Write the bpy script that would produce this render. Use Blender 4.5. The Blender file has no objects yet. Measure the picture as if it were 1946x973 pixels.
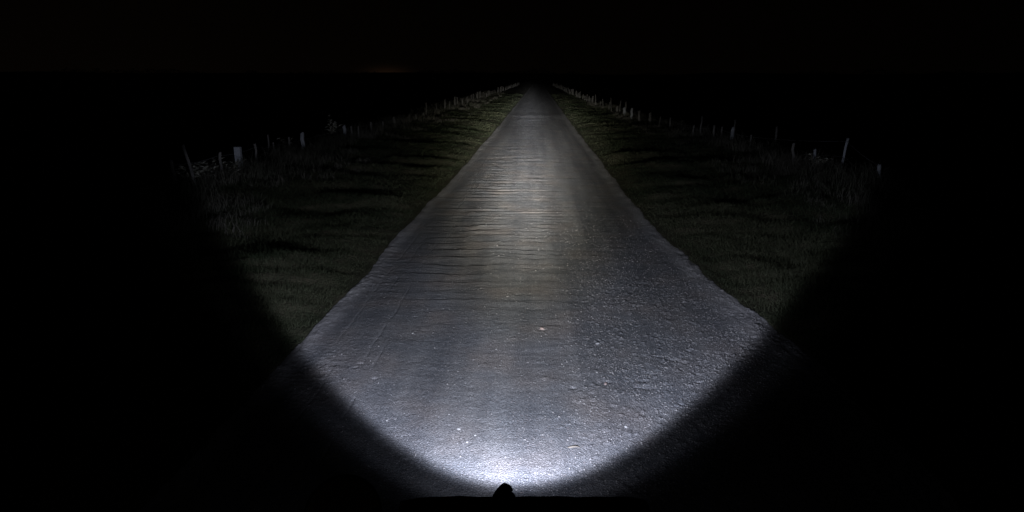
import bpy, bmesh, math, random
import numpy as np
from mathutils import Vector, Matrix

random.seed(7)
rng = np.random.default_rng(11)
S = bpy.context.scene
COL = S.collection

# ------------------------------------------------------------------ camera
F_PX, W_PX, H_PX = 1100.0, 1946.0, 973.0
CAM_H = 1.6
PITCH = math.atan((486.5 - 148.0) / F_PX)
YAW = math.atan(49.0 * math.cos(PITCH) / F_PX)
cam_d = bpy.data.cameras.new('camera')
cam = bpy.data.objects.new('camera', cam_d)
COL.objects.link(cam)
cam.location = (0, 0, CAM_H)
cam.rotation_euler = (math.pi / 2 - PITCH, 0, YAW)
cam_d.sensor_width = 36.0
cam_d.lens = F_PX / W_PX * 36.0
cam_d.clip_start = 0.05
cam_d.clip_end = 4000
S.camera = cam
CAM_M = cam.rotation_euler.to_matrix()

def ray(px, py):
    return (CAM_M @ Vector(((px - 973) / F_PX, -(py - 486.5) / F_PX, -1.0)))
def ground_at(px, py, z=0.0):
    d = ray(px, py)
    t = (z - CAM_H) / d.z
    return Vector((0, 0, CAM_H)) + d * t
def point_at_y(px, py, y):
    d = ray(px, py)
    return Vector((0, 0, CAM_H)) + d * (y / d.y)

# ------------------------------------------------------------------ view + world (night sky)
S.view_settings.view_transform = 'Standard'
S.view_settings.look = 'None'
S.view_settings.exposure = 0
S.view_settings.gamma = 1
wd = bpy.data.worlds.new('World')
S.world = wd
wd.use_nodes = True
nt = wd.node_tree
nt.nodes.clear()
def N(tree, kind, **kw):
    n = tree.nodes.new(kind)
    for k, v in kw.items():
        setattr(n, k, v)
    return n
def math_n(tree, op, a, b=None, clamp=False):
    n = N(tree, 'ShaderNodeMath', operation=op, use_clamp=clamp)
    for i, v in enumerate((a, b)):
        if v is None: continue
        if isinstance(v, (int, float)): n.inputs[i].default_value = v
        else: tree.links.new(v, n.inputs[i])
    return n.outputs[0]
tc = N(nt, 'ShaderNodeTexCoord')
sep = N(nt, 'ShaderNodeSeparateXYZ')
nt.links.new(tc.outputs['Generated'], sep.inputs[0])
# sky brightness falls with height, sky glow is stronger towards the left (a lit town region)
up = math_n(nt, 'MAXIMUM', sep.outputs['Z'], 0.0)
fall = math_n(nt, 'POWER', 2.718, math_n(nt, 'MULTIPLY', up, -5.0))
left = math_n(nt, 'MULTIPLY_ADD', sep.outputs['X'], -0.55)
left.node.inputs[2].default_value = 0.62
left = math_n(nt, 'MAXIMUM', left, 0.12)
warm = math_n(nt, 'MULTIPLY', fall, left)
amp = math_n(nt, 'MULTIPLY_ADD', warm, 0.00085)
amp.node.inputs[2].default_value = 0.00016
# glow of a distant town just over the horizon
gd = ray(735, 143).normalized()
dx = math_n(nt, 'SUBTRACT', sep.outputs['X'], gd.x)
dz = math_n(nt, 'SUBTRACT', sep.outputs['Z'], gd.z)
r2 = math_n(nt, 'ADD', math_n(nt, 'MULTIPLY', math_n(nt, 'MULTIPLY', dx, dx), 1 / 0.030 ** 2),
            math_n(nt, 'MULTIPLY', math_n(nt, 'MULTIPLY', dz, dz), 1 / 0.011 ** 2))
front = math_n(nt, 'GREATER_THAN', sep.outputs['Y'], 0.0)
glow = math_n(nt, 'MULTIPLY', math_n(nt, 'POWER', 2.718, math_n(nt, 'MULTIPLY', r2, -1.0)), front)
glow = math_n(nt, 'MULTIPLY', glow, 0.0055)
c1 = N(nt, 'ShaderNodeMixRGB', blend_type='MULTIPLY'); c1.inputs[0].default_value = 1
c1.inputs[1].default_value = (1.25, 0.82, 0.50, 1); nt.links.new(amp, c1.inputs[2])
c2 = N(nt, 'ShaderNodeMixRGB', blend_type='MULTIPLY'); c2.inputs[0].default_value = 1
c2.inputs[1].default_value = (1.3, 0.66, 0.33, 1); nt.links.new(glow, c2.inputs[2])
cs = N(nt, 'ShaderNodeMixRGB', blend_type='ADD'); cs.inputs[0].default_value = 1
nt.links.new(c1.outputs[0], cs.inputs[1]); nt.links.new(c2.outputs[0], cs.inputs[2])
# stars: small points from a fine voronoi, only its rare brightest cells
vs = N(nt, 'ShaderNodeTexVoronoi'); vs.inputs['Scale'].default_value = 26
nt.links.new(tc.outputs['Generated'], vs.inputs['Vector'])
spk = math_n(nt, 'LESS_THAN', vs.outputs['Distance'], 0.022)
sc = N(nt, 'ShaderNodeSeparateColor'); nt.links.new(vs.outputs['Color'], sc.inputs[0])
rare = math_n(nt, 'GREATER_THAN', sc.outputs[0], 0.93)
star = math_n(nt, 'MULTIPLY', math_n(nt, 'MULTIPLY', spk, rare), 0.006)
cs2 = N(nt, 'ShaderNodeMixRGB', blend_type='ADD'); cs2.inputs[0].default_value = 1
nt.links.new(cs.outputs[0], cs2.inputs[1]); nt.links.new(star, cs2.inputs[2])
bg = N(nt, 'ShaderNodeBackground'); bg.inputs['Strength'].default_value = 1.0
nt.links.new(cs2.outputs[0], bg.inputs['Color'])
wo = N(nt, 'ShaderNodeOutputWorld')
nt.links.new(bg.outputs[0], wo.inputs['Surface'])

# ------------------------------------------------------------------ small helpers
def tag(o, label=None, cat=None, group=None, kind=None):
    if label: o['label'] = label
    if cat: o['category'] = cat
    if group: o['group'] = group
    if kind: o['kind'] = kind
    return o
def empty(name, loc=(0, 0, 0)):
    o = bpy.data.objects.new(name, None); COL.objects.link(o); o.location = loc
    o.empty_display_size = 0.05
    return o
def mat(name, color=(0.5, 0.5, 0.5), rough=0.7, metal=0.0, spec=0.5, emit=None, estr=0.0, var=0.25, scale=60, bump=0.0, bscale=200):
    m = bpy.data.materials.new(name); m.use_nodes = True
    t = m.node_tree; p = t.nodes['Principled BSDF']
    p.inputs['Roughness'].default_value = rough
    p.inputs['Metallic'].default_value = metal
    p.inputs['Specular IOR Level'].default_value = spec
    g = N(t, 'ShaderNodeTexCoord')
    n = N(t, 'ShaderNodeTexNoise'); n.inputs['Scale'].default_value = scale; n.inputs['Detail'].default_value = 5
    t.links.new(g.outputs['Object'], n.inputs['Vector'])
    r = N(t, 'ShaderNodeValToRGB')
    r.color_ramp.elements[0].position = 0.3; r.color_ramp.elements[1].position = 0.7
    r.color_ramp.elements[0].color = (*[c * (1 - var) for c in color], 1)
    r.color_ramp.elements[1].color = (*[min(1, c * (1 + var)) for c in color], 1)
    t.links.new(n.outputs['Fac'], r.inputs['Fac']); t.links.new(r.outputs[0], p.inputs['Base Color'])
    if bump:
        n2 = N(t, 'ShaderNodeTexNoise'); n2.inputs['Scale'].default_value = bscale; n2.inputs['Detail'].default_value = 4
        t.links.new(g.outputs['Object'], n2.inputs['Vector'])
        b = N(t, 'ShaderNodeBump'); b.inputs['Strength'].default_value = bump; b.inputs['Distance'].default_value = 0.01
        t.links.new(n2.outputs['Fac'], b.inputs['Height']); t.links.new(b.outputs[0], p.inputs['Normal'])
    if emit:
        p.inputs['Emission Color'].default_value = (*emit, 1); p.inputs['Emission Strength'].default_value = estr
    return m
def link_mesh(name, me, m, parent=None, smooth=False):
    o = bpy.data.objects.new(name, me); COL.objects.link(o)
    if m is not None: me.materials.append(m)
    if parent is not None: o.parent = parent
    if smooth:
        me.polygons.foreach_set('use_smooth', [True] * len(me.polygons))
    return o
def np_mesh(name, V, Fq, smooth=False):
    """V (n,3), Fq (m,k) with k = 3 or 4"""
    me = bpy.data.meshes.new(name)
    V = np.ascontiguousarray(V, dtype=np.float32); Fq = np.ascontiguousarray(Fq, dtype=np.int32)
    k = Fq.shape[1]
    me.vertices.add(len(V)); me.vertices.foreach_set('co', V.ravel())
    me.loops.add(Fq.size); me.loops.foreach_set('vertex_index', Fq.ravel())
    me.polygons.add(len(Fq)); me.polygons.foreach_set('loop_start', np.arange(len(Fq), dtype=np.int32) * k)
    if smooth: me.polygons.foreach_set('use_smooth', np.ones(len(Fq), dtype=bool))
    me.update(calc_edges=True)
    return me
def bm_mesh(name, bm):
    me = bpy.data.meshes.new(name); bm.normal_update(); bm.to_mesh(me); bm.free(); return me
def tube(bm, pts, rad, seg=10, cap=True, squash=None):
    pts = [Vector(p) for p in pts]
    if not hasattr(rad, '__len__'): rad = [rad] * len(pts)
    rings = []
    up0 = Vector((0, 0, 1))
    for i, p in enumerate(pts):
        a = pts[max(0, i - 1)]; b = pts[min(len(pts) - 1, i + 1)]
        t = (b - a).normalized()
        if abs(t.dot(up0)) > 0.95: s = t.cross(Vector((1, 0, 0))).normalized()
        else: s = t.cross(up0).normalized()
        u = s.cross(t).normalized()
        sq = squash or (1, 1)
        rings.append([bm.verts.new(p + (s * math.cos(k * 2 * math.pi / seg) * sq[0] + u * math.sin(k * 2 * math.pi / seg) * sq[1]) * rad[i]) for k in range(seg)])
    for A, B in zip(rings, rings[1:]):
        for k in range(seg):
            bm.faces.new((A[k], A[(k + 1) % seg], B[(k + 1) % seg], B[k]))
    if cap:
        bm.faces.new(rings[0][::-1]); bm.faces.new(rings[-1])
    return rings
def curve_pts(ctrl, n=24):
    """catmull-rom through control points"""
    c = [Vector(p) for p in ctrl]; c = [c[0] * 2 - c[1]] + c + [c[-1] * 2 - c[-2]]
    out = []
    segs = len(c) - 3
    for i in range(segs):
        m = max(2, n // segs)
        for j in range(m + (1 if i == segs - 1 else 0)):
            t = j / m
            p0, p1, p2, p3 = c[i:i + 4]
            out.append(0.5 * ((2 * p1) + (p2 - p0) * t + (2 * p0 - 5 * p1 + 4 * p2 - p3) * t * t + (3 * p1 - p0 - 3 * p2 + p3) * t ** 3))
    return out
def torus(bm, c, R, r, seg=64, sides=10, axis='X', zs=1.0):
    rings = []
    for i in range(seg):
        a = 2 * math.pi * i / seg
        ring = []
        for j in range(sides):
            b = 2 * math.pi * j / sides
            q = R + r * math.cos(b)
            ring.append(bm.verts.new((c[0] + r * math.sin(b) * zs, c[1] + q * math.cos(a), c[2] + q * math.sin(a))))
        rings.append(ring)
    for i in range(seg):
        A, B = rings[i], rings[(i + 1) % seg]
        for j in range(sides):
            bm.faces.new((A[j], B[j], B[(j + 1) % sides], A[(j + 1) % sides]))

# ------------------------------------------------------------------ numpy noise
TAB = rng.random((8, 512, 512)).astype(np.float32)
def vnoise(x, y, k=0):
    T = TAB[k % 8]
    xi = np.floor(x).astype(np.int64); yi = np.floor(y).astype(np.int64)
    fx = (x - xi).astype(np.float32); fy = (y - yi).astype(np.float32)
    fx = fx * fx * fx * (fx * (fx * 6 - 15) + 10); fy = fy * fy * fy * (fy * (fy * 6 - 15) + 10)
    a = T[xi & 511, yi & 511]; b = T[(xi + 1) & 511, yi & 511]
    c = T[xi & 511, (yi + 1) & 511]; d = T[(xi + 1) & 511, (yi + 1) & 511]
    return (a + (b - a) * fx) * (1 - fy) + (c + (d - c) * fx) * fy
def fbm(x, y, k=0, o=3, g=0.5):
    s = 0; a = 1; t = 0
    for i in range(o):
        s = s + a * (vnoise(x * 2 ** i + 17.3 * i, y * 2 ** i + 9.1 * i, k + i) - 0.5); t += a; a *= g
    return s / t * 2          # about -1..1
def cells(x, y, k=0):
    """voronoi: distance to the nearest point and that cell's random number"""
    J1, J2, J3 = TAB[k % 8], TAB[(k + 1) % 8], TAB[(k + 2) % 8]
    xi = np.floor(x).astype(np.int64); yi = np.floor(y).astype(np.int64)
    best = np.full(x.shape, 9.0, dtype=np.float32); rid = np.zeros(x.shape, dtype=np.float32)
    for ox in (-1, 0, 1):
        for oy in (-1, 0, 1):
            cx = xi + ox; cy = yi + oy
            d = (cx + J1[cx & 511, cy & 511] - x) ** 2 + (cy + J2[cx & 511, cy & 511] - y) ** 2
            m = d < best
            best = np.where(m, d, best); rid = np.where(m, J3[cx & 511, cy & 511], rid)
    return np.sqrt(best), rid
def sst(a, b, x):
    t = np.clip((x - a) / (b - a), 0, 1); return t * t * (3 - 2 * t)

# ------------------------------------------------------------------ road edges and ground shape
def left_edge(Y):
    return -(np.interp(Y, [0, 3, 5, 12, 20, 60, 300], [1.52, 1.50, 1.47, 1.38, 1.34, 1.32, 1.32])
             + 0.05 * fbm(Y * 1.1, Y * 0 + 3.3, 1, 3) + 0.014 * fbm(Y * 6.0, Y * 0 + 7.7, 2, 3))
def right_edge(Y):
    return (np.interp(Y, [0, 3.0, 3.8, 4.4, 5.2, 6.2, 10, 16, 60, 300], [1.72, 1.66, 1.60, 1.46, 1.40, 1.33, 1.30, 1.26, 1.28, 1.30])
            + 0.05 * fbm(Y * 1.3, Y * 0 + 13.3, 3, 3) + 0.022 * fbm(Y * 6.5, Y * 0 + 27.7, 4, 3))
def hump(Y):
    return 0.016 * np.exp(-((Y - 26.5) / 1.3) ** 2) + 0.008 * np.exp(-((Y - 41) / 2.0) ** 2) - 0.01 * np.exp(-((Y - 22) / 2.0) ** 2)
def ground_z(X, Y):
    L = left_edge(Y); R = right_edge(Y)
    out = np.maximum(L - X, X - R)                  # metres outside the road edge
    side = np.where(X < 0, 0, 40.0)
    crest = np.where(X < 0, 4.6, np.interp(Y, [0, 14, 22, 60], [4.7, 4.4, 3.5, 3.1]))
    a = np.abs(X)
    lumps = 0.11 * fbm(X * 0.8 + side, Y * 1.9, 1, 3) + 0.06 * fbm(X * 1.9, Y * 5.0 + side, 5, 3)
    grow = sst(0.0, 1.0, out)
    z = 0.012 + 0.05 * sst(0, 0.5, out) + lumps * (0.35 + 0.65 * grow) * sst(-0.02, 0.2, out) + hump(Y)
    z = z + 0.07 * sst(2.6, 4.2, a) * (0.6 + 0.5 * fbm(Y * 0.6, side + Y * 0, 6, 2))
    z = z - 0.62 * sst(crest + 0.1, crest + 2.4, a)
    z = np.where(a > 12, z + 0.25 * fbm(X * 0.08, Y * 0.08, 3, 3), z)
    inside = sst(-0.015, -0.09, out)
    return z * (1 - inside) + (-0.05 + hump(Y)) * inside
gz1 = lambda x, y: float(ground_z(np.array([x], dtype=np.float64), np.array([y], dtype=np.float64))[0])

def rows(y0, y1, dmin, k, ystart=-4.0):
    ys = list(np.arange(ystart, y0, 0.08)); y = y0
    while y < y1:
        ys.append(y); y += max(dmin, k * y * y)
    ys.append(y1); return np.array(ys)
def grid_faces(nr, nc):
    i = np.arange(nr - 1)[:, None] * nc + np.arange(nc - 1)[None, :]
    return np.stack([i, i + 1, i + nc + 1, i + nc], -1).reshape(-1, 4)

# ------------------------------------------------------------------ materials of the setting
def asphalt_material():
    m = bpy.data.materials.new('worn_asphalt'); m.use_nodes = True
    t = m.node_tree; p = t.nodes['Principled BSDF']
    p.inputs['Roughness'].default_value = 0.92; p.inputs['Specular IOR Level'].default_value = 0.2
    g = N(t, 'ShaderNodeTexCoord')
    def noise(s, d=4, r=0.5):
        n = N(t, 'ShaderNodeTexNoise'); n.inputs['Scale'].default_value = s; n.inputs['Detail'].default_value = d
        n.inputs['Roughness'].default_value = r
        t.links.new(g.outputs['Object'], n.inputs['Vector']); return n.outputs['Fac']
    r = N(t, 'ShaderNodeValToRGB'); e = r.color_ramp.elements
    e[0].position = 0.36; e[0].color = (0.112, 0.118, 0.128, 1)
    e[1].position = 0.66; e[1].color = (0.140, 0.132, 0.130, 1)
    k = e.new(0.5); k.color = (0.126, 0.128, 0.134, 1)
    t.links.new(noise(2.2, 3), r.inputs['Fac'])
    r2 = N(t, 'ShaderNodeValToRGB'); e = r2.color_ramp.elements
    e[0].position = 0.25; e[0].color = (0.62, 0.62, 0.62, 1); e[1].position = 0.75; e[1].color = (1.4, 1.4, 1.4, 1)
    t.links.new(noise(95, 5, 0.7), r2.inputs['Fac'])
    mx = N(t, 'ShaderNodeMixRGB', blend_type='MULTIPLY'); mx.inputs[0].default_value = 1
    t.links.new(r.outputs[0], mx.inputs[1]); t.links.new(r2.outputs[0], mx.inputs[2])
    va = N(t, 'ShaderNodeTexVoronoi', feature='DISTANCE_TO_EDGE'); va.inputs['Scale'].default_value = 105
    wn = N(t, 'ShaderNodeTexNoise'); wn.inputs['Scale'].default_value = 60; t.links.new(g.outputs['Object'], wn.inputs['Vector'])
    wm = N(t, 'ShaderNodeMixRGB', blend_type='ADD'); wm.inputs[0].default_value = 0.012
    t.links.new(g.outputs['Object'], wm.inputs[1]); t.links.new(wn.outputs['Color'], wm.inputs[2]); t.links.new(wm.outputs[0], va.inputs['Vector'])
    ra = N(t, 'ShaderNodeValToRGB'); e = ra.color_ramp.elements
    e[0].position = 0.0; e[0].color = (0.58, 0.58, 0.60, 1); e[1].position = 0.16; e[1].color = (1.22, 1.22, 1.22, 1)
    t.links.new(va.outputs['Distance'], ra.inputs['Fac'])
    mj = N(t, 'ShaderNodeMixRGB', blend_type='MULTIPLY'); mj.inputs[0].default_value = 1
    t.links.new(mx.outputs[0], mj.inputs[1]); t.links.new(ra.outputs[0], mj.inputs[2])
    # wheel wear running lengthwise: bands stretched along the lane
    mp = N(t, 'ShaderNodeMapping'); mp.inputs['Scale'].default_value = (5.0, 0.22, 1)
    t.links.new(g.outputs['Object'], mp.inputs['Vector'])
    ln = N(t, 'ShaderNodeTexNoise'); ln.inputs['Scale'].default_value = 1.0; ln.inputs['Detail'].default_value = 5; t.links.new(mp.outputs[0], ln.inputs['Vector'])
    lr = N(t, 'ShaderNodeValToRGB'); e = lr.color_ramp.elements
    e[0].position = 0.35; e[0].color = (0.76, 0.76, 0.78, 1); e[1].position = 0.68; e[1].color = (1.22, 1.2, 1.18, 1)
    t.links.new(ln.outputs['Fac'], lr.inputs['Fac'])
    mx = N(t, 'ShaderNodeMixRGB', blend_type='MULTIPLY'); mx.inputs[0].default_value = 1
    t.links.new(mj.outputs[0], mx.inputs[1]); t.links.new(lr.outputs[0], mx.inputs[2])
    # pale and pinkish aggregate chips
    v = N(t, 'ShaderNodeTexVoronoi'); v.inputs['Scale'].default_value = 130; v.inputs['Randomness'].default_value = 1
    t.links.new(g.outputs['Object'], v.inputs['Vector'])
    s = N(t, 'ShaderNodeSeparateColor'); t.links.new(v.outputs['Color'], s.inputs[0])
    pick = math_n(t, 'MULTIPLY', math_n(t, 'GREATER_THAN', s.outputs[0], 0.90), math_n(t, 'LESS_THAN', v.outputs['Distance'], 0.42))
    chip = N(t, 'ShaderNodeValToRGB'); e = chip.color_ramp.elements
    e[0].color = (0.17, 0.15, 0.15, 1); e[1].color = (0.34, 0.34, 0.36, 1); e[0].position = 0.5
    t.links.new(s.outputs[1], chip.inputs['Fac'])
    m2 = N(t, 'ShaderNodeMixRGB'); t.links.new(pick, m2.inputs[0]); t.links.new(mx.outputs[0], m2.inputs[1]); t.links.new(chip.outputs[0], m2.inputs[2])
    # dusty pale shoulders (an attribute painted from the distance to the road edge)
    at = N(t, 'ShaderNodeAttribute', attribute_name='dust')
    m3 = N(t, 'ShaderNodeMixRGB'); t.links.new(at.outputs['Fac'], m3.inputs[0]); t.links.new(m2.outputs[0], m3.inputs[1])
    dr = N(t, 'ShaderNodeValToRGB'); e = dr.color_ramp.elements
    e[0].position = 0.3; e[1].position = 0.7; e[0].color = (0.19, 0.188, 0.195, 1); e[1].color = (0.31, 0.305, 0.31, 1)
    t.links.new(noise(30, 6, 0.7), dr.inputs['Fac']); t.links.new(dr.outputs[0], m3.inputs[2])
    t.links.new(m3.outputs[0], p.inputs['Base Color'])
    b = N(t, 'ShaderNodeBump'); b.inputs['Strength'].default_value = 0.9; b.inputs['Distance'].default_value = 0.004
    vb = N(t, 'ShaderNodeTexVoronoi'); vb.inputs['Scale'].default_value = 120; t.links.new(g.outputs['Object'], vb.inputs['Vector'])
    t.links.new(math_n(t, 'SUBTRACT', noise(260, 3, 0.6), vb.outputs['Distance']), b.inputs['Height']); t.links.new(b.outputs[0], p.inputs['Normal'])
    return m
def soil_material():
    m = bpy.data.materials.new('turf_soil'); m.use_nodes = True
    t = m.node_tree; p = t.nodes['Principled BSDF']
    p.inputs['Roughness'].default_value = 0.95; p.inputs['Specular IOR Level'].default_value = 0.15
    g = N(t, 'ShaderNodeTexCoord')
    n = N(t, 'ShaderNodeTexNoise'); n.inputs['Scale'].default_value = 3; n.inputs['Detail'].default_value = 8
    t.links.new(g.outputs['Object'], n.inputs['Vector'])
    r = N(t, 'ShaderNodeValToRGB'); e = r.color_ramp.elements
    e[0].position = 0.35; e[0].color = (0.028, 0.032, 0.018, 1); e[1].position = 0.68; e[1].color = (0.075, 0.068, 0.046, 1)
    t.links.new(n.outputs['Fac'], r.inputs['Fac']); t.links.new(r.outputs[0], p.inputs['Base Color'])
    n2 = N(t, 'ShaderNodeTexNoise'); n2.inputs['Scale'].default_value = 45; n2.inputs['Detail'].default_value = 6
    t.links.new(g.outputs['Object'], n2.inputs['Vector'])
    b = N(t, 'ShaderNodeBump'); b.inputs['Strength'].default_value = 0.9; b.inputs['Distance'].default_value = 0.02
    t.links.new(n2.outputs['Fac'], b.inputs['Height']); t.links.new(b.outputs[0], p.inputs['Normal'])
    return m
def grass_material(name, lo, hi):
    m = bpy.data.materials.new(name); m.use_nodes = True
    t = m.node_tree; p = t.nodes['Principled BSDF']
    p.inputs['Roughness'].default_value = 0.75; p.inputs['Specular IOR Level'].default_value = 0.2
    a = N(t, 'ShaderNodeAttribute', attribute_name='tint')
    r = N(t, 'ShaderNodeValToRGB'); e = r.color_ramp.elements
    e[0].color = (*lo, 1); e[1].color = (*hi, 1)
    t.links.new(a.outputs['Fac'], r.inputs['Fac']); t.links.new(r.outputs[0], p.inputs['Base Color'])
    return m
M_ROAD = asphalt_material(); M_SOIL = soil_material()
M_TURF = grass_material('turf_blades', (0.016, 0.024, 0.011), (0.050, 0.054, 0.032))
M_DRY = grass_material('dry_grass_blades', (0.03, 0.032, 0.022), (0.085, 0.08, 0.07))

# ------------------------------------------------------------------ ground sheet
ys = rows(1.2, 900.0, 0.035, 0.0011, -60.0)
ys = np.concatenate([np.linspace(-400, -61, 12), np.linspace(-60, -2, 40), ys[ys > -2]])
xd = np.concatenate([np.arange(1.15, 2.2, 0.022), np.arange(2.2, 7.5, 0.05), 7.5 * 1.13 ** np.arange(0, 39)])
xs = np.concatenate([-xd[::-1], np.arange(-1.0, 1.01, 0.25), xd])
X, Y = np.meshgrid(xs, ys)
Z = ground_z(X, Y)
fine = 0.012 * fbm(X * 9, Y * 11, 2, 3) * sst(1.4, 1.8, np.abs(X)) * sst(30, 10, Y)
V = np.stack([X, Y, Z + fine], -1).reshape(-1, 3)
g = link_mesh('ground', np_mesh('ground', V, grid_faces(*X.shape), True), M_SOIL)
tag(g, kind='structure')

# ------------------------------------------------------------------ road sheet with real relief
ry = rows(1.5, 170.0, 0.0055, 0.00040, -4.0)
NC = 600
u = np.linspace(0, 1, NC)
U, Y = np.meshgrid(u, ry)
L = left_edge(Y); R = right_edge(Y)
X = L + (R - L) * U
dy = np.gradient(ry)[:, None] * np.ones_like(X)
def keep(lam):                                   # drop waves finer than the mesh rows can carry
    return np.clip((lam / dy - 2.0) / 2.0, 0, 1)
wx = X + 0.05 * fbm(X * 2, Y * 2, 3, 2)
wy = Y + 0.06 * fbm(X * 1.7 + 9, Y * 1.7, 4, 2)
# transverse ripples, strongest in the left wheel track, then the middle
track_l = np.exp(-((X + 0.72) / 0.34) ** 2); track_c = np.exp(-((X - 0.05) / 0.22) ** 2); track_r = np.exp(-((X - 0.85) / 0.3) ** 2)
def steps(f, k, warp, sharp=0.82):
    """long gentle rises that end in a short drop on their far side, like worn transverse corrugations"""
    p = wy * f + warp * vnoise(wx * 0.7 + k * 11, wy * 0.8, k) + 0.30 * vnoise(wx * 3.5, wy * 1.5, k + 1) + 0.16 * vnoise(wx * 16, wy * 5, k + 2)
    fr = p - np.floor(p); cell = np.floor(p)
    per = TAB[k % 8][(cell.astype(np.int64) & 511), (np.floor(X * 0 + 3 * k).astype(np.int64) & 511)]
    side_n = vnoise(wx * 4.2 + cell * 7.7, cell * 0.0 + k, k + 3)
    am = np.clip((per * 0.5 + side_n * 0.9) - 0.35, 0, 1) * 1.5
    return (np.where(fr < sharp, fr / sharp, (1 - fr) / (1 - sharp)) - 0.5) * am
far_k = sst(2.5, 6.5, Y)
H = 0.0070 * steps(4.3, 1, 0.8, 0.84) * (0.10 + 2.0 * track_l * sst(3.0, 5.5, Y) + 0.45 * track_c + 0.35 * track_r) * (0.35 + 0.65 * far_k)
H += 0.0040 * steps(6.9, 4, 1.0, 0.8) * (0.6 + 0.6 * track_l + 0.8 * track_c + 0.3 * track_r) * keep(0.11) * (0.25 + 1.0 * far_k)
H += 0.0030 * steps(1.7, 6, 0.8, 0.9) * (0.2 + 0.6 * far_k + 2.0 * sst(7, 13, Y))
H += 0.014 * steps(0.85, 2, 0.7, 0.9) * sst(13, 24, Y)
H += 0.0010 * fbm(X * 9, Y * 26, 6, 2) * keep(0.06)
H += 0.0022 * fbm(X * 3.5, Y * 7, 7, 2)
# broad wear: two shallow wheel tracks
H += -0.006 * track_l - 0.005 * track_r + 0.004 * np.exp(-((X) / 0.3) ** 2)
# coarse broken patch on the right
rough = np.clip(sst(0.05, 0.55, X + 0.25 * fbm(X * 1.3, Y * 0.8, 2, 2)), 0, 1) * sst(9.5, 5.5, Y)
d1, id1 = cells(X * 62, Y * 62, 0)
d2, id2 = cells(X * 34 + 7, Y * 34, 3)
peb = np.sqrt(np.clip(1 - (d1 * 1.7) ** 2, 0, 1)) * (0.35 + 0.65 * id1)
peb2 = np.clip(1 - d2 * 1.6, 0, 1) * (id2 > 0.55)
H += 0.0022 * peb * (0.12 + 0.95 * rough) * keep(0.016)
d3, id3 = cells(X * 105 + 3, Y * 105, 5)
crumble = sst(0.55, 0.25, np.minimum(X - L, 9)) * sst(7.5, 4.0, Y) * vnoise(X * 3, Y * 2, 5)
H += 0.006 * peb2 * crumble * keep(0.03) + 0.004 * fbm(X * 10, Y * 26, 3, 2) * crumble * keep(0.05)
H += (0.0018 + 0.0014 * rough) * np.sqrt(np.clip(1 - (d3 * 1.6) ** 2, 0, 1)) * (0.3 + 0.7 * id3) * keep(0.010)
H += 0.0007 * (rng.random(X.shape) - 0.5) * 2 * keep(0.010)
H += 0.0055 * peb2 * (id2 > 0.8) * rough * keep(0.03) + 0.0020 * peb2 * (id2 > 0.9) * keep(0.03)
H += 0.0011 * fbm(X * 24, Y * 34, 1, 2) * rough * keep(0.03)
H += 0.0012 * fbm(X * 90, Y * 90, 4, 1) * keep(0.012) + 0.0008 * fbm(X * 38, Y * 48, 2, 1) * keep(0.02)
pit = vnoise(X * 20 + 3, Y * 26, 3); H -= 0.006 * np.clip(pit - 0.80, 0, 1) * 5 * (0.15 + rough) * keep(0.04) * sst(0.55, 0.7, vnoise(X * 2.2, Y * 2.2, 6))
H += 0.0018 * fbm(X * 7, Y * 12, 4, 3) * (0.35 + 0.6 * rough)
# scrape lines running along the left side
for xl, wl, al in ((-1.24, 0.007, 0.004), (-1.13, 0.006, 0.0035), (-1.02, 0.007, 0.005), (-0.93, 0.007, 0.0045), (-0.80, 0.006, 0.003)):
    c = xl + 0.04 * fbm(Y * 0.5, Y * 0 + xl * 9, 5, 2) + 0.012 * fbm(Y * 7, Y * 0 + xl * 5, 3, 2)
    H -= al * np.exp(-((X - c) / wl) ** 2) * sst(0.35, 0.6, vnoise(Y * 0.8, Y * 0 + xl * 31, 6)) * sst(0.25, 0.55, vnoise(Y * 5.5, X * 9 + xl * 17, 7)) * sst(14, 9, Y)
# potholes / lost stones (measured places)
for px, py, r, dep in ((1090, 738, 0.010, 0.012), (790, 601, 0.010, 0.006), (712, 718, 0.009, 0.012), (1154, 726, 0.014, 0.012), (1136, 652, 0.012, 0.010), (684, 690, 0.009, 0.010), (676, 697, 0.009, 0.010),
                       (1208, 581, 0.014, 0.012), (1380, 672, 0.016, 0.012), (1342, 672, 0.012, 0.008), (1328, 725, 0.012, 0.012), (1030, 628, 0.014, 0.008)):
    q = ground_at(px, py)
    H -= dep * np.exp(-(((X - q.x) / (r * 1.6)) ** 2 + ((Y - q.y) / r) ** 2) ** 1.5)
edge_in = np.minimum(X - L, R - X)
shoulder = np.where(X > 0, np.interp(Y, [3, 4.5, 6.5, 10, 20], [0.32, 0.20, 0.15, 0.14, 0.17]), np.interp(Y, [4, 10, 20], [0.12, 0.13, 0.16]))
lip = sst(shoulder + 0.07, shoulder * 0.35, edge_in)
H += 0.018 * lip * (0.8 + 0.4 * fbm(X * 5, Y * 3, 2, 3)) + lip * 0.006 * fbm(X * 22, Y * 16, 7, 3) * keep(0.05)
H += -0.02 * sst(0.03, 0.0, edge_in)
V = np.stack([X, Y, H + hump(Y)], -1).reshape(-1, 3)
me = np_mesh('road', V, grid_faces(*X.shape), True)
at = me.attributes.new('dust', 'FLOAT', 'POINT')
dust = np.clip(lip * (0.75 + 0.5 * fbm(X * 4, Y * 4, 3, 3)), 0, 1)
at.data.foreach_set('value', dust.astype(np.float32).ravel())
road = link_mesh('road', me, M_ROAD)
tag(road, kind='structure')
def road_z(x, y):
    i = np.searchsorted(ry, y); i = min(max(i, 0), len(ry) - 1)
    k = int(np.argmin(np.abs(X[i] - x)))
    return float(H[i, k] + hump(np.array(ry[i])))

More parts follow.
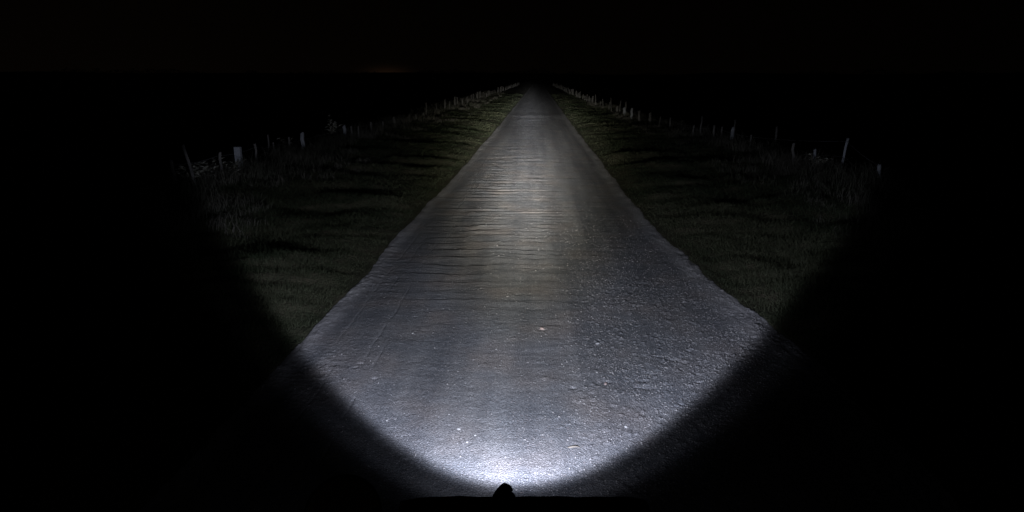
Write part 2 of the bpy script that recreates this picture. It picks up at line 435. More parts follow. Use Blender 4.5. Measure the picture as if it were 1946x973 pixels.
# ------------------------------------------------------------------ grass blades (uncountable)
def blades(name, px, py, pz, h, w, lean, m, segs=2):
    n = len(px)
    ang = rng.random(n) * 2 * math.pi
    la = rng.random(n) * 2 * math.pi
    dxb, dyb = np.cos(ang) * w / 2, np.sin(ang) * w / 2
    lx, ly = np.cos(la) * lean * h, np.sin(la) * lean * h
    b0 = np.stack([px - dxb, py - dyb, pz - 0.01], -1); b1 = np.stack([px + dxb, py + dyb, pz - 0.01], -1)
    tp = np.stack([px + lx, py + ly, pz + h * np.sqrt(np.clip(1 - lean ** 2 * 0.5, 0.2, 1))], -1)
    if segs == 1:
        V = np.stack([b0, b1, tp], 1).reshape(-1, 3); i = np.arange(n)[:, None] * 3; Ft = i + [[0, 1, 2]]
    else:
        m0 = np.stack([px + lx * 0.3 - dxb * 0.8, py + ly * 0.3 - dyb * 0.8, pz + h * 0.55], -1)
        m1 = np.stack([px + lx * 0.3 + dxb * 0.8, py + ly * 0.3 + dyb * 0.8, pz + h * 0.55], -1)
        V = np.stack([b0, b1, m0, m1, tp], 1).reshape(-1, 3); i = np.arange(n)[:, None] * 5
        Ft = np.concatenate([i + [[0, 1, 3]], i + [[0, 3, 2]], i + [[2, 3, 4]]], 0)
    me = np_mesh(name, V, Ft)
    a = me.attributes.new('tint', 'FLOAT', 'POINT')
    patch = np.clip(0.5 + 1.5 * fbm(px * 0.9, py * 0.6, 5, 4, 0.65), 0, 1)
    tint = np.clip(0.3 * rng.random(n) + 0.7 * patch, 0, 1)
    a.data.foreach_set('value', np.repeat(tint, 3 if segs == 1 else 5).astype(np.float32))
    return link_mesh(name, me, m)
def scatter(n, ylo, yhi, xin, xout, power):
    """more blades close by: y drawn with density ~ y**-power"""
    r = rng.random(n); e = 1 - power
    y = (ylo ** e + r * (yhi ** e - ylo ** e)) ** (1 / e)
    sgn = np.where(rng.random(n) < 0.5, -1.0, 1.0)
    Le = left_edge(y); Re = right_edge(y)
    q = rng.random(n)
    x = np.where(sgn < 0, Le - xin - q * (xout + Le), Re + xin + q * (xout - Re))
    return x, y
x, y = scatter(560000, 2.4, 60, -0.11, 5.2, 1.9)
keepm = (fbm(x * 3.5, y * 3.5, 2, 3) > -0.42) | (rng.random(len(x)) < 0.35)
# thin the very edge so that it frays
out = np.maximum(left_edge(y) - x, x - right_edge(y))
keepm &= (rng.random(len(x)) < sst(-0.07, 0.13, out + 0.09 * fbm(x * 9, y * 9, 1, 2)))
x, y, out = x[keepm], y[keepm], out[keepm]
h = (0.018 + 0.035 * rng.random(len(x))) * (0.7 + 0.8 * sst(0, 1.2, out)) * (1 + 0.35 * fbm(x * 2, y * 2, 6, 2))
w = np.clip(0.0022 + 0.0006 * y, 0.003, 0.02)
o = blades('turf_grass', x, y, ground_z(x, y), h, w, 0.5 + 0.75 * rng.random(len(x)), M_TURF, 1)
tag(o, 'short green turf covering both verges beside the road', 'grass', kind='stuff')

# long dry grass in tufts near the fences
nt_ = 2300
ty = 4.5 * (60 / 4.5) ** rng.random(nt_)
ts = np.where(rng.random(nt_) < 0.5, -1.0, 1.0)
tx = ts * (3.0 + 2.4 * rng.random(nt_) ** 0.7)
dens = vnoise(tx * 0.8 + 5, ty * 0.8, 4)
ok = (dens > 0.42) | (np.abs(tx) > 4.2)
tx, ty = tx[ok], ty[ok]
per = 34
bx = np.repeat(tx, per) + rng.normal(0, 0.07, len(tx) * per); by = np.repeat(ty, per) + rng.normal(0, 0.07, len(tx) * per)
bh = (np.repeat(0.09 + 0.24 * rng.random(len(tx)) * sst(2.8, 4.6, np.abs(tx)), per)) * (0.5 + 0.7 * rng.random(len(bx)))
o = blades('long_grass', bx, by, ground_z(bx, by), bh, np.clip(0.003 + 0.0006 * by, 0.004, 0.02), 0.2 + 0.7 * rng.random(len(bx)), M_DRY)
tag(o, 'long dry grass tufts along the foot of both fences', 'grass', kind='stuff')

# ------------------------------------------------------------------ gravel (uncountable)
IV = np.array([(1, 0, 0), (-1, 0, 0), (0, 1, 0), (0, -1, 0), (0, 0, 1), (0.2, 0.1, -1)], dtype=float) * 1.15
IF = np.array([(0, 2, 4), (2, 1, 4), (1, 3, 4), (3, 0, 4), (2, 0, 5), (1, 2, 5), (3, 1, 5), (0, 3, 5)])
def gravel(name, gx, gy, size):
    n = len(gx)
    ii = np.clip(np.searchsorted(ry, gy), 0, len(ry) - 1)
    kk = np.clip(np.round((gx - L[ii, 0]) / (R[ii, 0] - L[ii, 0]) * (NC - 1)).astype(int), 0, NC - 1)
    zz = H[ii, kk] + hump(ry[ii])
    sc = size[:, None] * (0.6 + 0.6 * rng.random((n, 3))) * np.array([1, 1, 0.62])
    jit = 1 + 0.22 * (rng.random((n, len(IV), 1)) - 0.5) * 2
    P = IV[None] * jit * sc[:, None, :]
    a = rng.random(n) * 6.283; ca, sa = np.cos(a)[:, None], np.sin(a)[:, None]
    Q = np.stack([P[..., 0] * ca - P[..., 1] * sa + gx[:, None], P[..., 0] * sa + P[..., 1] * ca + gy[:, None], P[..., 2] + zz[:, None] + size[:, None] * 0.25], -1)
    Fi = (IF[None] + np.arange(n)[:, None, None] * len(IV)).reshape(-1, 3)
    me = np_mesh(name, Q.reshape(-1, 3), Fi)
    at = me.attributes.new('tint', 'FLOAT', 'POINT'); at.data.foreach_set('value', np.repeat(rng.random(n), len(IV)).astype(np.float32))
    return me
M_GRAVEL = grass_material('gravel_chips', (0.08, 0.08, 0.087), (0.215, 0.208, 0.208))
M_GRAVEL.node_tree.nodes['Principled BSDF'].inputs['Roughness'].default_value = 0.6
n = 110000
gy = 1.95 * (11 / 1.95) ** (rng.random(n) ** 1.15)
gx = -1.35 + 3.0 * rng.random(n) ** 0.72
band = sst(-0.05, 0.75, gx + 0.3 * fbm(gx * 1.5, gy, 2, 2)) * (0.45 + 0.75 * vnoise(gx * 3, gy * 3, 1)) * sst(8.0, 4.0, gy)
gm = (rng.random(n) < 0.06 * sst(9, 5, gy) + 0.94 * band) & (gx < right_edge(gy) - 0.04)
gx, gy = gx[gm], gy[gm]
o = link_mesh('gravel', gravel('gravel', gx, gy, 0.0018 + 0.0050 * rng.random(len(gx)) ** 4.5), M_GRAVEL)
tag(o, 'loose pale gravel chips strewn over the right half of the road', 'gravel', kind='stuff')

# ------------------------------------------------------------------ stones one can point at
M_ST1 = mat('pale_stone', (0.31, 0.31, 0.31), 0.85, var=0.2, scale=150, bump=0.3)
M_ST2 = mat('pink_stone', (0.30, 0.235, 0.22), 0.75, var=0.25, scale=150, bump=0.4)
M_ST3 = mat('grey_stone', (0.20, 0.20, 0.21), 0.8, var=0.25, scale=150, bump=0.4)
def stone(px, py, r, m, label, flat=0.55):
    q = ground_at(px, py)
    bm = bmesh.new(); bmesh.ops.create_icosphere(bm, subdivisions=2, radius=1.0)
    rr = random.Random(px * 7 + py)
    pl = [(Vector((rr.uniform(-1, 1), rr.uniform(-1, 1), rr.uniform(-0.6, 1))).normalized(), rr.uniform(0.55, 0.85)) for _ in range(9)]
    for v in bm.verts:
        for nrm, d in pl:
            k = v.co.dot(nrm)
            if k > d: v.co -= nrm * (k - d)
        v.co.x *= r * rr.uniform(1.0, 1.04) * 1.25; v.co.y *= r; v.co.z *= r * flat
    o = link_mesh('loose_stone', bm_mesh('loose_stone', bm), m)
    o.location = (q.x, q.y, road_z(q.x, q.y) + r * flat * 0.35); o.rotation_euler = (0, 0, rr.uniform(0, 3))
    tag(o, label, 'stone', 'loose stones lying on the road')
stone(872, 816, 0.0075, M_ST1, 'larger white pebble alone on the smooth left half of the road')
stone(888, 841, 0.0050, M_ST1, 'small white pebble low on the smooth road, left of the bright patch')
stone(903, 828, 0.0048, M_ST1, 'white chip just below and right of the larger white pebble')
stone(735, 797, 0.0050, M_ST1, 'tiny white pebble near the left rim of the light pool')
stone(784, 632, 0.0065, M_ST1, 'white pebble in the left wheel track, highest of the white ones')
stone(1151, 729, 0.0120, M_ST2, 'flat pinkish stone beside a dark hole right of the road centre')
stone(1136, 655, 0.0120, M_ST3, 'grey stone with a dark pit behind it, upper right of centre')
stone(1030, 626, 0.0150, M_ST2, 'flat brownish stone lying across the road right of its middle')
stone(1325, 727, 0.0080, M_ST2, 'brown stone on the rough gravel near the right rim of the light')
stone(1190, 812, 0.0080, M_ST1, 'pale pinkish stone amid the brightest gravel on the right')
stone(1204, 581, 0.0140, M_ST3, 'dark grey stone far up on the right wheel track')

# curled dead leaf on the road
q = ground_at(1090, 854); bm = bmesh.new()
pts = [Vector((0.028 * t, 0.010 * math.sin(t * 1.8), 0.006 + 0.006 * (1 - t * t))) for t in np.linspace(-1, 1, 11)]
rl = [0.0006, 0.003, 0.0048, 0.006, 0.0066, 0.0066, 0.006, 0.005, 0.0036, 0.002, 0.0006]
tube(bm, pts, rl, 6, True, (1.0, 0.35))
o = link_mesh('dead_leaf', bm_mesh('dead_leaf', bm), mat('dead_leaf', (0.17, 0.15, 0.125), 0.9, scale=120), smooth=True)
o.location = (q.x, q.y, road_z(q.x, q.y)); o.rotation_euler = (0, 0, -0.35)
tag(o, 'curled narrow dead leaf lying on the bright gravel at lower right', 'leaf')

# ------------------------------------------------------------------ fences
M_POST = mat('weathered_post', (0.095, 0.092, 0.088), 0.9, var=0.35, scale=14, bump=0.6, bscale=60)
M_PALE = mat('pale_concrete_post', (0.22, 0.235, 0.26), 0.85, var=0.15, scale=14, bump=0.3, bscale=60)
M_WIRE = mat('galvanised_wire', (0.42, 0.42, 0.42), 0.5, metal=0.6)
def post_mesh(r, hgt, square=False, seed=0):
    rr = random.Random(seed); bm = bmesh.new()
    if square:
        seg = 4; bmesh.ops.create_cube(bm, size=1.0)
        for v in bm.verts:
            v.co.x *= 2 * r; v.co.y *= 2 * r; v.co.z = (v.co.z + 0.5) * hgt
        bmesh.ops.bevel(bm, geom=bm.edges[:], offset=r * 0.18, segments=1, affect='EDGES')
    else:
        n = 6; wob = [Vector((rr.uniform(-1, 1), rr.uniform(-1, 1), 0)) * r * 0.35 for _ in range(n + 1)]
        rings = tube(bm, [Vector((0, 0, hgt * k / n)) + wob[k] for k in range(n + 1)], [r * rr.uniform(0.88, 1.08) * (1.06 - 0.14 * k / n) for k in range(n + 1)], 8)
        for v in rings[-1]: v.co.z += rr.uniform(-0.3, 0.5) * r + v.co.x * 0.3
    return bm_mesh('post', bm)
def fence(label, posts, far_x, far_from, far_to, step, wires):
    root = empty('wire_fence', (0, 0, 0)); tag(root, label, 'fence')
    tops = []
    for (px, yt, yb, wpx, lean, kind, plabel) in posts:
        q = ground_at(px, yb, 0.20)                       # the post shows from about 20 cm above the turf
        depth = (q - cam.location).length
        top = point_at_y(px, yt, q.y)
        base = gz1(q.x, q.y) - 0.25
        hgt = top.z - base; r = max(0.011, wpx * depth / F_PX / 2)
        o = link_mesh('post', post_mesh(r, hgt, kind == 'square', int(px)), M_PALE if kind in ('square', 'pale') else M_POST, root, smooth=False)
        o.location = (q.x - math.tan(lean) * (hgt - 0.4), q.y, base); o.rotation_euler = (random.uniform(-0.04, 0.04), lean, random.uniform(0, 0.5) if kind != 'square' else 0.1)
        if plabel: o['label'] = plabel
        tops.append((q.x, q.y, top.z))
    sgn = -1 if posts[0][0] < 1022 else 1
    y = far_from; k = 0
    while y < far_to:
        xx = sgn * np.interp(y, *far_x) + random.uniform(-0.06, 0.06)
        hh = random.uniform(0.34, 0.62); b = gz1(xx, y) - 0.2
        o = link_mesh('post', post_mesh(random.choice((0.022, 0.03, 0.045)), hh + 0.2, False, k + 900), M_POST, root)
        o.location = (xx, y, b); o.rotation_euler = (random.uniform(-0.07, 0.10), random.uniform(-0.09, 0.09), 0)
        tops.append((xx, y, b + hh + 0.15)); y += step * random.uniform(0.75, 1.3) * (1 + y * 0.004); k += 1
    tops.sort(key=lambda t: t[1])
    main = [tops[0]]
    for t in tops[1:]:
        if t[1] - main[-1][1] > 0.9: main.append(t)
    for off in wires:
        bm = bmesh.new(); pts = []
        for A, B in zip(main, main[1:]):
            A = Vector(A); B = Vector(B); zA = min(A.z, gz1(A.x, A.y) + 1.0) - off; zB = min(B.z, gz1(B.x, B.y) + 1.0) - off
            for s in (0, 0.25, 0.5, 0.75):
                P = A.lerp(B, s); pts.append((P.x, P.y, zA + (zB - zA) * s - 0.03 * math.sin(math.pi * s)))
        tube(bm, pts, 0.0016, 4)
        link_mesh('wire', bm_mesh('wire', bm), M_WIRE, root)
    return root
D = math.radians
left_posts = [(334, 305, 352, 5, D(-1), 'wood', None), (368, 274, 345, 5, D(-9), 'wood', 'thin post leaning to the left'),
    (419, 289, 330, 5, D(6), 'wood', None), (455, 279, 322, 10, D(1), 'square', 'thick pale square post, the brightest of the row'),
    (489, 273, 308, 4, D(-1), 'wood', None), (512, 256, 284, 3, 0, 'wood', None), (522, 271, 292, 3, D(-1), 'wood', None),
    (551, 261, 286, 4, D(1), 'wood', None), (577, 253, 286, 7, D(0), 'pale', None), (655, 239, 258, 6, D(1), 'pale', None),
    (669, 240, 258, 4, D(0), 'wood', None), (682, 240, 256, 3, 0, 'wood', None), (706, 232, 246, 5, 0, 'wood', None), (728, 230, 243, 3, 0, 'wood', None),
    (749, 223, 236, 5, 0, 'wood', None), (778, 218, 229, 4, 0, 'wood', None), (791, 217, 227, 3, 0, 'wood', None), (804, 214, 224, 4, D(3), 'wood', None)]
right_posts = [(1673, 313, 345, 6, D(-8), 'pale', 'short leaning post at the near end of the row'), (1602, 263, 312, 4, D(4), 'pale', 'tall thin post leaning over the others'),
    (1549, 284, 308, 5, D(-6), 'pale', None), (1509, 273, 306, 5, D(-8), 'wood', None), (1475, 241, 268, 4, D(2), 'wood', None),
    (1426, 256, 275, 3, 0, 'wood', None), (1393, 228, 262, 3, D(1), 'wood', 'thin tall post with a pale sleeve at its foot'), (1370, 241, 262, 3, D(-2), 'wood', None),
    (1355, 238, 262, 4, 0, 'wood', None), (1332, 221, 250, 3, D(4), 'wood', None), (1317, 238, 254, 3, 0, 'wood', None), (1273, 224, 239, 3, 0, 'wood', None),
    (1254, 222, 234, 2, 0, 'wood', None), (1235, 215, 226, 5, D(-5), 'wood', None), (1215, 211, 224, 5, D(-4), 'wood', None), (1200, 206, 220, 5, 0, 'pale', None), (1186, 204, 217, 6, 0, 'pale', None), (1173, 201, 213, 5, 0, 'wood', None)]
fence('old wire fence of uneven posts along the left verge', left_posts, ([20, 30, 60, 150], [4.45, 4.2, 4.0, 4.0]), 23.5, 130, 1.5, (0.06, 0.30))
fence('old wire fence of leaning posts along the right verge', right_posts, ([20, 27, 40, 60, 150], [3.7, 3.5, 3.3, 3.2, 3.2]), 24.5, 130, 1.4, (0.05, 0.30))
# pale plant guard at the foot of the tall thin post
q = ground_at(1391, 262, 0.20)
bm = bmesh.new(); rr = random.Random(3)
tube(bm, [(0, 0, 0), (0.004, 0, 0.12), (-0.004, 0, 0.24), (0, 0, 0.37), (0.006, 0, 0.44)], [0.055, 0.060, 0.052, 0.048, 0.032], 10)
for v in bm.verts: v.co += Vector((rr.uniform(-1, 1), rr.uniform(-1, 1), 0)) * 0.006
o = link_mesh('plant_guard', bm_mesh('plant_guard', bm), M_PALE, smooth=True); o.location = (q.x, q.y, 0.02)
tag(o, 'pale plastic sleeve wrapped round the foot of a thin right-hand fence post', 'plant guard')

# ------------------------------------------------------------------ broad-leaved weeds by the left fence
M_LEAF = mat('weed_leaf', (0.50, 0.50, 0.43), 0.6, var=0.35, scale=25)
M_STEM = mat('weed_stem', (0.13, 0.12, 0.08), 0.8)
def weed(px, py, hgt, nst, spread, label, seed, leaf=0.05):
    q = ground_at(px, py, 0.12); z = gz1(q.x, q.y)
    root = empty('weed', (q.x, q.y, z)); tag(root, label, 'plant', 'broad-leaved weeds along the fences')
    rr = random.Random(seed); sb = bmesh.new(); lb = bmesh.new()
    for i in range(nst):
        a = rr.uniform(0, 6.28); sp = spread * rr.uniform(0.3, 1)
        hh = hgt * rr.uniform(0.6, 1.05)
        pts = [Vector((math.cos(a) * sp * t * t, math.sin(a) * sp * t * t, hh * (t - 0.25 * t * t) * 1.2)) for t in (0, 0.25, 0.5, 0.75, 1)]
        tube(sb, pts, [0.006, 0.005, 0.004, 0.003, 0.0015], 5)
        for k in range(14):
            t = rr.uniform(0.3, 1); p = Vector((math.cos(a) * sp * t * t, math.sin(a) * sp * t * t, hh * (t - 0.25 * t * t) * 1.2))
            la = rr.uniform(0, 6.28); s = leaf * rr.uniform(0.6, 1.3)
            d = Vector((math.cos(la), math.sin(la), rr.uniform(-0.3, 0.6))).normalized(); sd = d.cross(Vector((0, 0, 1))).normalized()
            A = lb.verts.new(p); B = lb.verts.new(p + d * s * 0.5 + sd * s * 0.28 + Vector((0, 0, s * 0.1))); C_ = lb.verts.new(p + d * s); E = lb.verts.new(p + d * s * 0.5 - sd * s * 0.28 + Vector((0, 0, s * 0.1))); G = lb.verts.new(p + d * s * 0.5)
            lb.faces.new((A, G, B)); lb.faces.new((G, C_, B)); lb.faces.new((A, E, G)); lb.faces.new((E, C_, G))
    link_mesh('stem', bm_mesh('stem', sb), M_STEM, root); f = link_mesh('foliage', bm_mesh('foliage', lb), M_LEAF, root)
    f['kind'] = 'stuff'
weed(385, 330, 0.42, 9, 0.28, 'leafy weed between the leaning thin post and its neighbour, left verge', 1, 0.075)
weed(408, 328, 0.36, 8, 0.25, 'leafy weed just left of the thick pale square post', 2, 0.07)
weed(440, 335, 0.30, 7, 0.30, 'low spreading weed at the foot of the thick pale post', 3, 0.06)
weed(432, 322, 0.34, 12, 0.30, 'pale bushy weed hiding the left side of the thick pale post', 7, 0.10)
weed(372, 338, 0.36, 11, 0.35, 'pale bushy weed tangled round the leaning thin post', 8, 0.11)
weed(398, 344, 0.30, 12, 0.40, 'low wide weed in front of the bushy ones, far left verge', 9, 0.10)
weed(628, 262, 0.75, 4, 0.30, 'tall sparse weed with a pale top leaf beyond the posts, left verge', 4, 0.13)
weed(545, 285, 0.45, 5, 0.2, 'weed growing round a thin post midway along the left fence', 5, 0.06)
weed(1545, 325, 0.32, 7, 0.25, 'dark low weed below two leaning posts, right verge', 6, 0.05)

# ------------------------------------------------------------------ horizon: dark rise, hedge line
M_FAR = mat('far_land', (0.03, 0.035, 0.025), 1.0, spec=0.0, scale=0.05)
bm = bmesh.new(); rr = random.Random(5)
nseg = 160; rngs = []
for i in range(nseg + 1):
    a = math.radians(-75 + 150 * i / nseg); R0 = 820
    az = -math.degrees(a)
    hh = 1.6 + 5.5 + 3.0 * float(fbm(np.array([i * 0.09]), np.array([1.3]), 2, 3)[0])
    rr_ = []
    for dr, k in ((-70, -0.2), (-35, 0.55), (0, 1.0), (60, 0.9), (160, -0.2)):
        rr_.append(bm.verts.new((math.sin(a) * (R0 + dr), math.cos(a) * (R0 + dr), hh * k)))
    rngs.append(rr_)
for A, B in zip(rngs, rngs[1:]):
    for k in range(4): bm.faces.new((A[k], B[k], B[k + 1], A[k + 1]))
o = link_mesh('hills', bm_mesh('hills', bm), M_FAR, smooth=True); tag(o, kind='structure')
# far hedge of small leaf faces, one mass
n = 26000
ha = np.radians(-62 + 124 * rng.random(n)); hR = 640 + 25 * rng.random(n)
top = 7.0 + 5.5 * fbm(ha * 22, ha * 0 + 4, 3, 4) + 1.5 * fbm(ha * 120, ha * 0 + 9, 5, 2)
hz = top * rng.random(n) ** 0.6
c = np.stack([np.sin(ha) * hR, np.cos(ha) * hR, hz - 0.5], -1)
s = 0.9
Vt = (c[:, None, :] + (rng.random((n, 3, 3)) - 0.5) * 2 * s).reshape(-1, 3)
o = link_mesh('distant_hedge', np_mesh('distant_hedge', Vt, np.arange(n * 3).reshape(-1, 3)), M_FAR)
tag(o, 'dark hedge line along the horizon under the faint sky', 'hedge', kind='stuff')

# ------------------------------------------------------------------ bicycle under the camera
M_BLK = mat('black_rubber', (0.018, 0.018, 0.018), 0.75, spec=0.3, var=0.3, scale=300, bump=0.3, bscale=600)
M_ALU = mat('black_anodised_metal', (0.02, 0.02, 0.022), 0.45, metal=0.6)
M_FRM = mat('dark_frame_paint', (0.03, 0.035, 0.045), 0.35)
M_RIM = mat('rim_metal', (0.25, 0.25, 0.26), 0.35, metal=0.9)
BX = -0.05
bike = empty('bicycle', (BX, 0.35, 0)); tag(bike, 'bicycle under the viewer with a round black mirror at its left bar end', 'bicycle')
def bpart(name, bm, m, parent=None, smooth=True):
    bmesh.ops.translate(bm, verts=bm.verts, vec=(0, -0.35, 0))
    return link_mesh(name, bm_mesh(name, bm), m, parent or bike, smooth)
HUB = 0.88; RB = -0.18
bm = bmesh.new()
tube(bm, [(0, 0.735, 0.90), (0, 0.79, 0.74)], 0.020)
tube(bm, [(0, 0.745, 0.86), (0, 0.13, 0.80)], 0.016)
tube(bm, [(0, 0.78, 0.77), (0, 0.27, 0.29)], 0.018)
tube(bm, [(0, 0.27, 0.29), (0, 0.11, 0.84)], 0.016)
for s in (-1, 1):
    tube(bm, [(0.012 * s, 0.25, 0.29), (0.065 * s, RB, 0.345)], 0.010)
    tube(bm, [(0.012 * s, 0.12, 0.79), (0.065 * s, RB, 0.345)], 0.008)
bpart('frame', bm, M_FRM)
bm = bmesh.new()
tube(bm, [(0, 0.79, 0.75), (0, 0.80, 0.715)], 0.022)
for s in (-1, 1): tube(bm, curve_pts([(0.03 * s, 0.80, 0.715), (0.055 * s, 0.835, 0.58), (0.055 * s, HUB, 0.345)], 10), 0.011)
bpart('fork', bm, M_FRM)
for wy_ in (HUB, RB):
    w = empty('wheel'); w.parent = bike; w.location = (0, 0, 0)
    bm = bmesh.new(); torus(bm, (0, wy_, 0.345), 0.322, 0.018); bpart('tyre', bm, M_BLK, w)
    bm = bmesh.new(); torus(bm, (0, wy_, 0.345), 0.301, 0.010, sides=6); bpart('rim', bm, M_RIM, w)
    bm = bmesh.new()
    for i in range(28):
        a = 2 * math.pi * i / 28; s = 0.03 if i % 2 else -0.03
        tube(bm, [(s, wy_, 0.345), (0, wy_ + 0.30 * math.cos(a), 0.345 + 0.30 * math.sin(a))], 0.0011, 4)
    bpart('spokes', bm, M_RIM, w)
    bm = bmesh.new(); tube(bm, [(-0.05, wy_, 0.345), (0.05, wy_, 0.345)], 0.018); bpart('hub', bm, M_ALU, w)
bm = bmesh.new(); tube(bm, [(0, 0.11, 0.83), (0, 0.09, 0.92)], 0.0135); bpart('seat_post', bm, M_ALU)
bm = bmesh.new()
tube(bm, [(0, -0.05, 0.945), (0, 0.01, 0.95), (0, 0.10, 0.945), (0, 0.19, 0.94), (0, 0.24, 0.935)], [0.05, 0.072, 0.045, 0.022, 0.014], 12, True, (1, 0.35)); bpart('saddle', bm, M_BLK)
bm = bmesh.new()
for s in (-1, 1):
    tube(bm, [(0.06 * s, 0.27, 0.29), (0.065 * s, 0.27 + 0.17 * s, 0.29)], 0.009, 8)
    tube(bm, [(0.07 * s, 0.27 + 0.17 * s, 0.29), (0.15 * s, 0.27 + 0.17 * s, 0.29)], 0.02, 6)
tube(bm, [(-0.06, 0.27, 0.29), (0.06, 0.27, 0.29)], 0.018); bpart('crankset', bm, M_ALU)
bm = bmesh.new(); tube(bm, [(0, 0.735, 0.89), (0, 0.73, 0.93)], 0.018); tube(bm, [(0, 0.73, 0.925), (0, 0.735, 0.935)], 0.022); bpart('stem', bm, M_ALU)
bm = bmesh.new()
tube(bm, curve_pts([(-0.31, 0.62, 0.925), (-0.20, 0.68, 0.93), (-0.07, 0.735, 0.935), (0.07, 0.735, 0.935), (0.20, 0.68, 0.93), (0.31, 0.62, 0.925)], 40), 0.012, 10)
bpart('handlebar', bm, M_ALU)
for s in (-1, 1):
    bm = bmesh.new(); tube(bm, [(0.20 * s, 0.68, 0.93), (0.31 * s, 0.62, 0.925)], 0.017, 12); bpart('grip', bm, M_BLK)
    bm = bmesh.new(); tube(bm, curve_pts([(0.17 * s, 0.70, 0.925), (0.20 * s, 0.745, 0.90), (0.30 * s, 0.70, 0.885)], 12), 0.006, 8, True, (1.3, 0.7)); bpart('brake_lever', bm, M_ALU)
# round mirror on the left bar end
MC = point_at_y(652, 978, 0.78); mr = 67 * ((MC - cam.location).length) / F_PX * 0.95
mirror = empty('mirror'); mirror.parent = bike
lc = Vector((MC.x - BX, MC.y, MC.z))
back = (cam.location - MC).normalized()
def disc(r_list, ys_, m, name):
    bm = bmesh.new()
    tube(bm, [lc + back * yy for yy in ys_], r_list, 40)
    return bpart(name, bm, m, mirror)
disc([mr * 0.55, mr * 0.86, mr, mr, mr * 0.95], [-0.022, -0.016, -0.006, 0.002, 0.004], M_BLK, 'mirror_housing')
disc([mr * 0.93, mr * 0.93], [0.0035, 0.0055], mat('mirror_glass', (0.7, 0.72, 0.75), 0.03, metal=1.0, var=0.02), 'mirror_glass')
bm = bmesh.new(); tube(bm, curve_pts([(-0.30, 0.625, 0.925), (-0.325, 0.66, 0.915), lc + Vector((0, -0.01, -0.03)) - back * 0.02], 12), 0.006, 8); bpart('mirror_arm', bm, M_BLK, mirror)
# headlight bolted to the fork crown: the lamp that lights the road
LAMP = Vector((BX - 0.03, 1.03, 0.69))
hl = empty('headlight'); hl.parent = bike
lx, lz = -0.03, 0.69
bm = bmesh.new()
tube(bm, [(lx, 0.935, lz), (lx, 0.945, lz), (lx, 0.975, lz), (lx, 1.00, lz), (lx, 1.018, lz)], [0.010, 0.020, 0.026, 0.029, 0.030], 24); bpart('lamp_body', bm, M_ALU, hl)
bm = bmesh.new(); tube(bm, [(lx, 1.0185, lz), (lx, 1.022, lz)], 0.026, 24); bpart('lens', bm, mat('lit_lens', (0.9, 0.9, 0.9), 0.2, emit=(0.95, 0.97, 1.0), estr=3.0, var=0.02), hl)
bm = bmesh.new(); tube(bm, [(0, 0.805, 0.73), (lx * 0.5, 0.88, 0.70), (lx, 0.94, lz)], 0.007, 8); bpart('lamp_bracket', bm, M_ALU, hl)

# ------------------------------------------------------------------ handlebar bag
M_BAG = mat('maroon_bag_fabric', (0.22, 0.022, 0.018), 0.9, spec=0.05, var=0.3, scale=40, bump=0.4, bscale=500)
YF = 0.93
pL = point_at_y(768, 943.5, YF); pR = point_at_y(1235, 943.5, YF)
zt = pL.z; xm = (pL.x + pR.x) / 2; wd_ = (pR.x - pL.x)
zt = (pL.z + pR.z) / 2; OB = Vector((xm, 0.85, zt - 0.17))
bag = empty('handlebar_bag', OB); bag.rotation_euler.z = YAW; tag(bag, 'dark red bag with a straight flat top edge along the bottom of the view', 'bag')
def gpart(name, bm, m, smooth=False):
    bmesh.ops.translate(bm, verts=bm.verts, vec=-OB); return link_mesh(name, bm_mesh(name, bm), m, bag, smooth)
bm = bmesh.new(); bmesh.ops.create_cube(bm, size=1.0)
bmesh.ops.subdivide_edges(bm, edges=bm.edges[:], cuts=7, use_grid_fill=True)
for v in bm.verts:
    x_, y_, z_ = v.co * 2
    taper = 1 - 0.30 * (1 - (z_ + 1) / 2)
    v.co = Vector((xm + x_ * wd_ / 2 * 0.98 * taper, YF - 0.075 + y_ * 0.066 * (1 - 0.12 * abs(x_) ** 3), zt - 0.085 + z_ * 0.072))
gpart('body', bm, M_BAG, True)
bm = bmesh.new(); bmesh.ops.create_cube(bm, size=1.0)
bmesh.ops.subdivide_edges(bm, edges=[e for e in bm.edges if abs((e.verts[0].co - e.verts[1].co).x) > 0.5], cuts=24)
for v in bm.verts:
    x_, y_, z_ = v.co * 2
    sag = 0.0009 * math.sin(x_ * 9) + 0.0007 * math.sin(x_ * 23 + 1) - 0.004 * abs(x_) ** 14
    v.co = Vector((xm + x_ * wd_ / 2 * 0.998, YF - 0.075 + y_ * 0.075 * (1 - 0.10 * abs(x_) ** 8), zt - 0.006 + z_ * 0.006 + sag))
gpart('lid', bm, M_BAG)
for sx in (-0.13, 0.13):
    bm = bmesh.new(); tube(bm, [(xm + sx, YF - 0.15, zt - 0.10), (xm + sx, YF - 0.152, zt - 0.02), (xm + sx, YF - 0.12, zt + 0.001)], 0.008, 6, True, (1.6, 0.4))
    gpart('strap', bm, M_BLK)

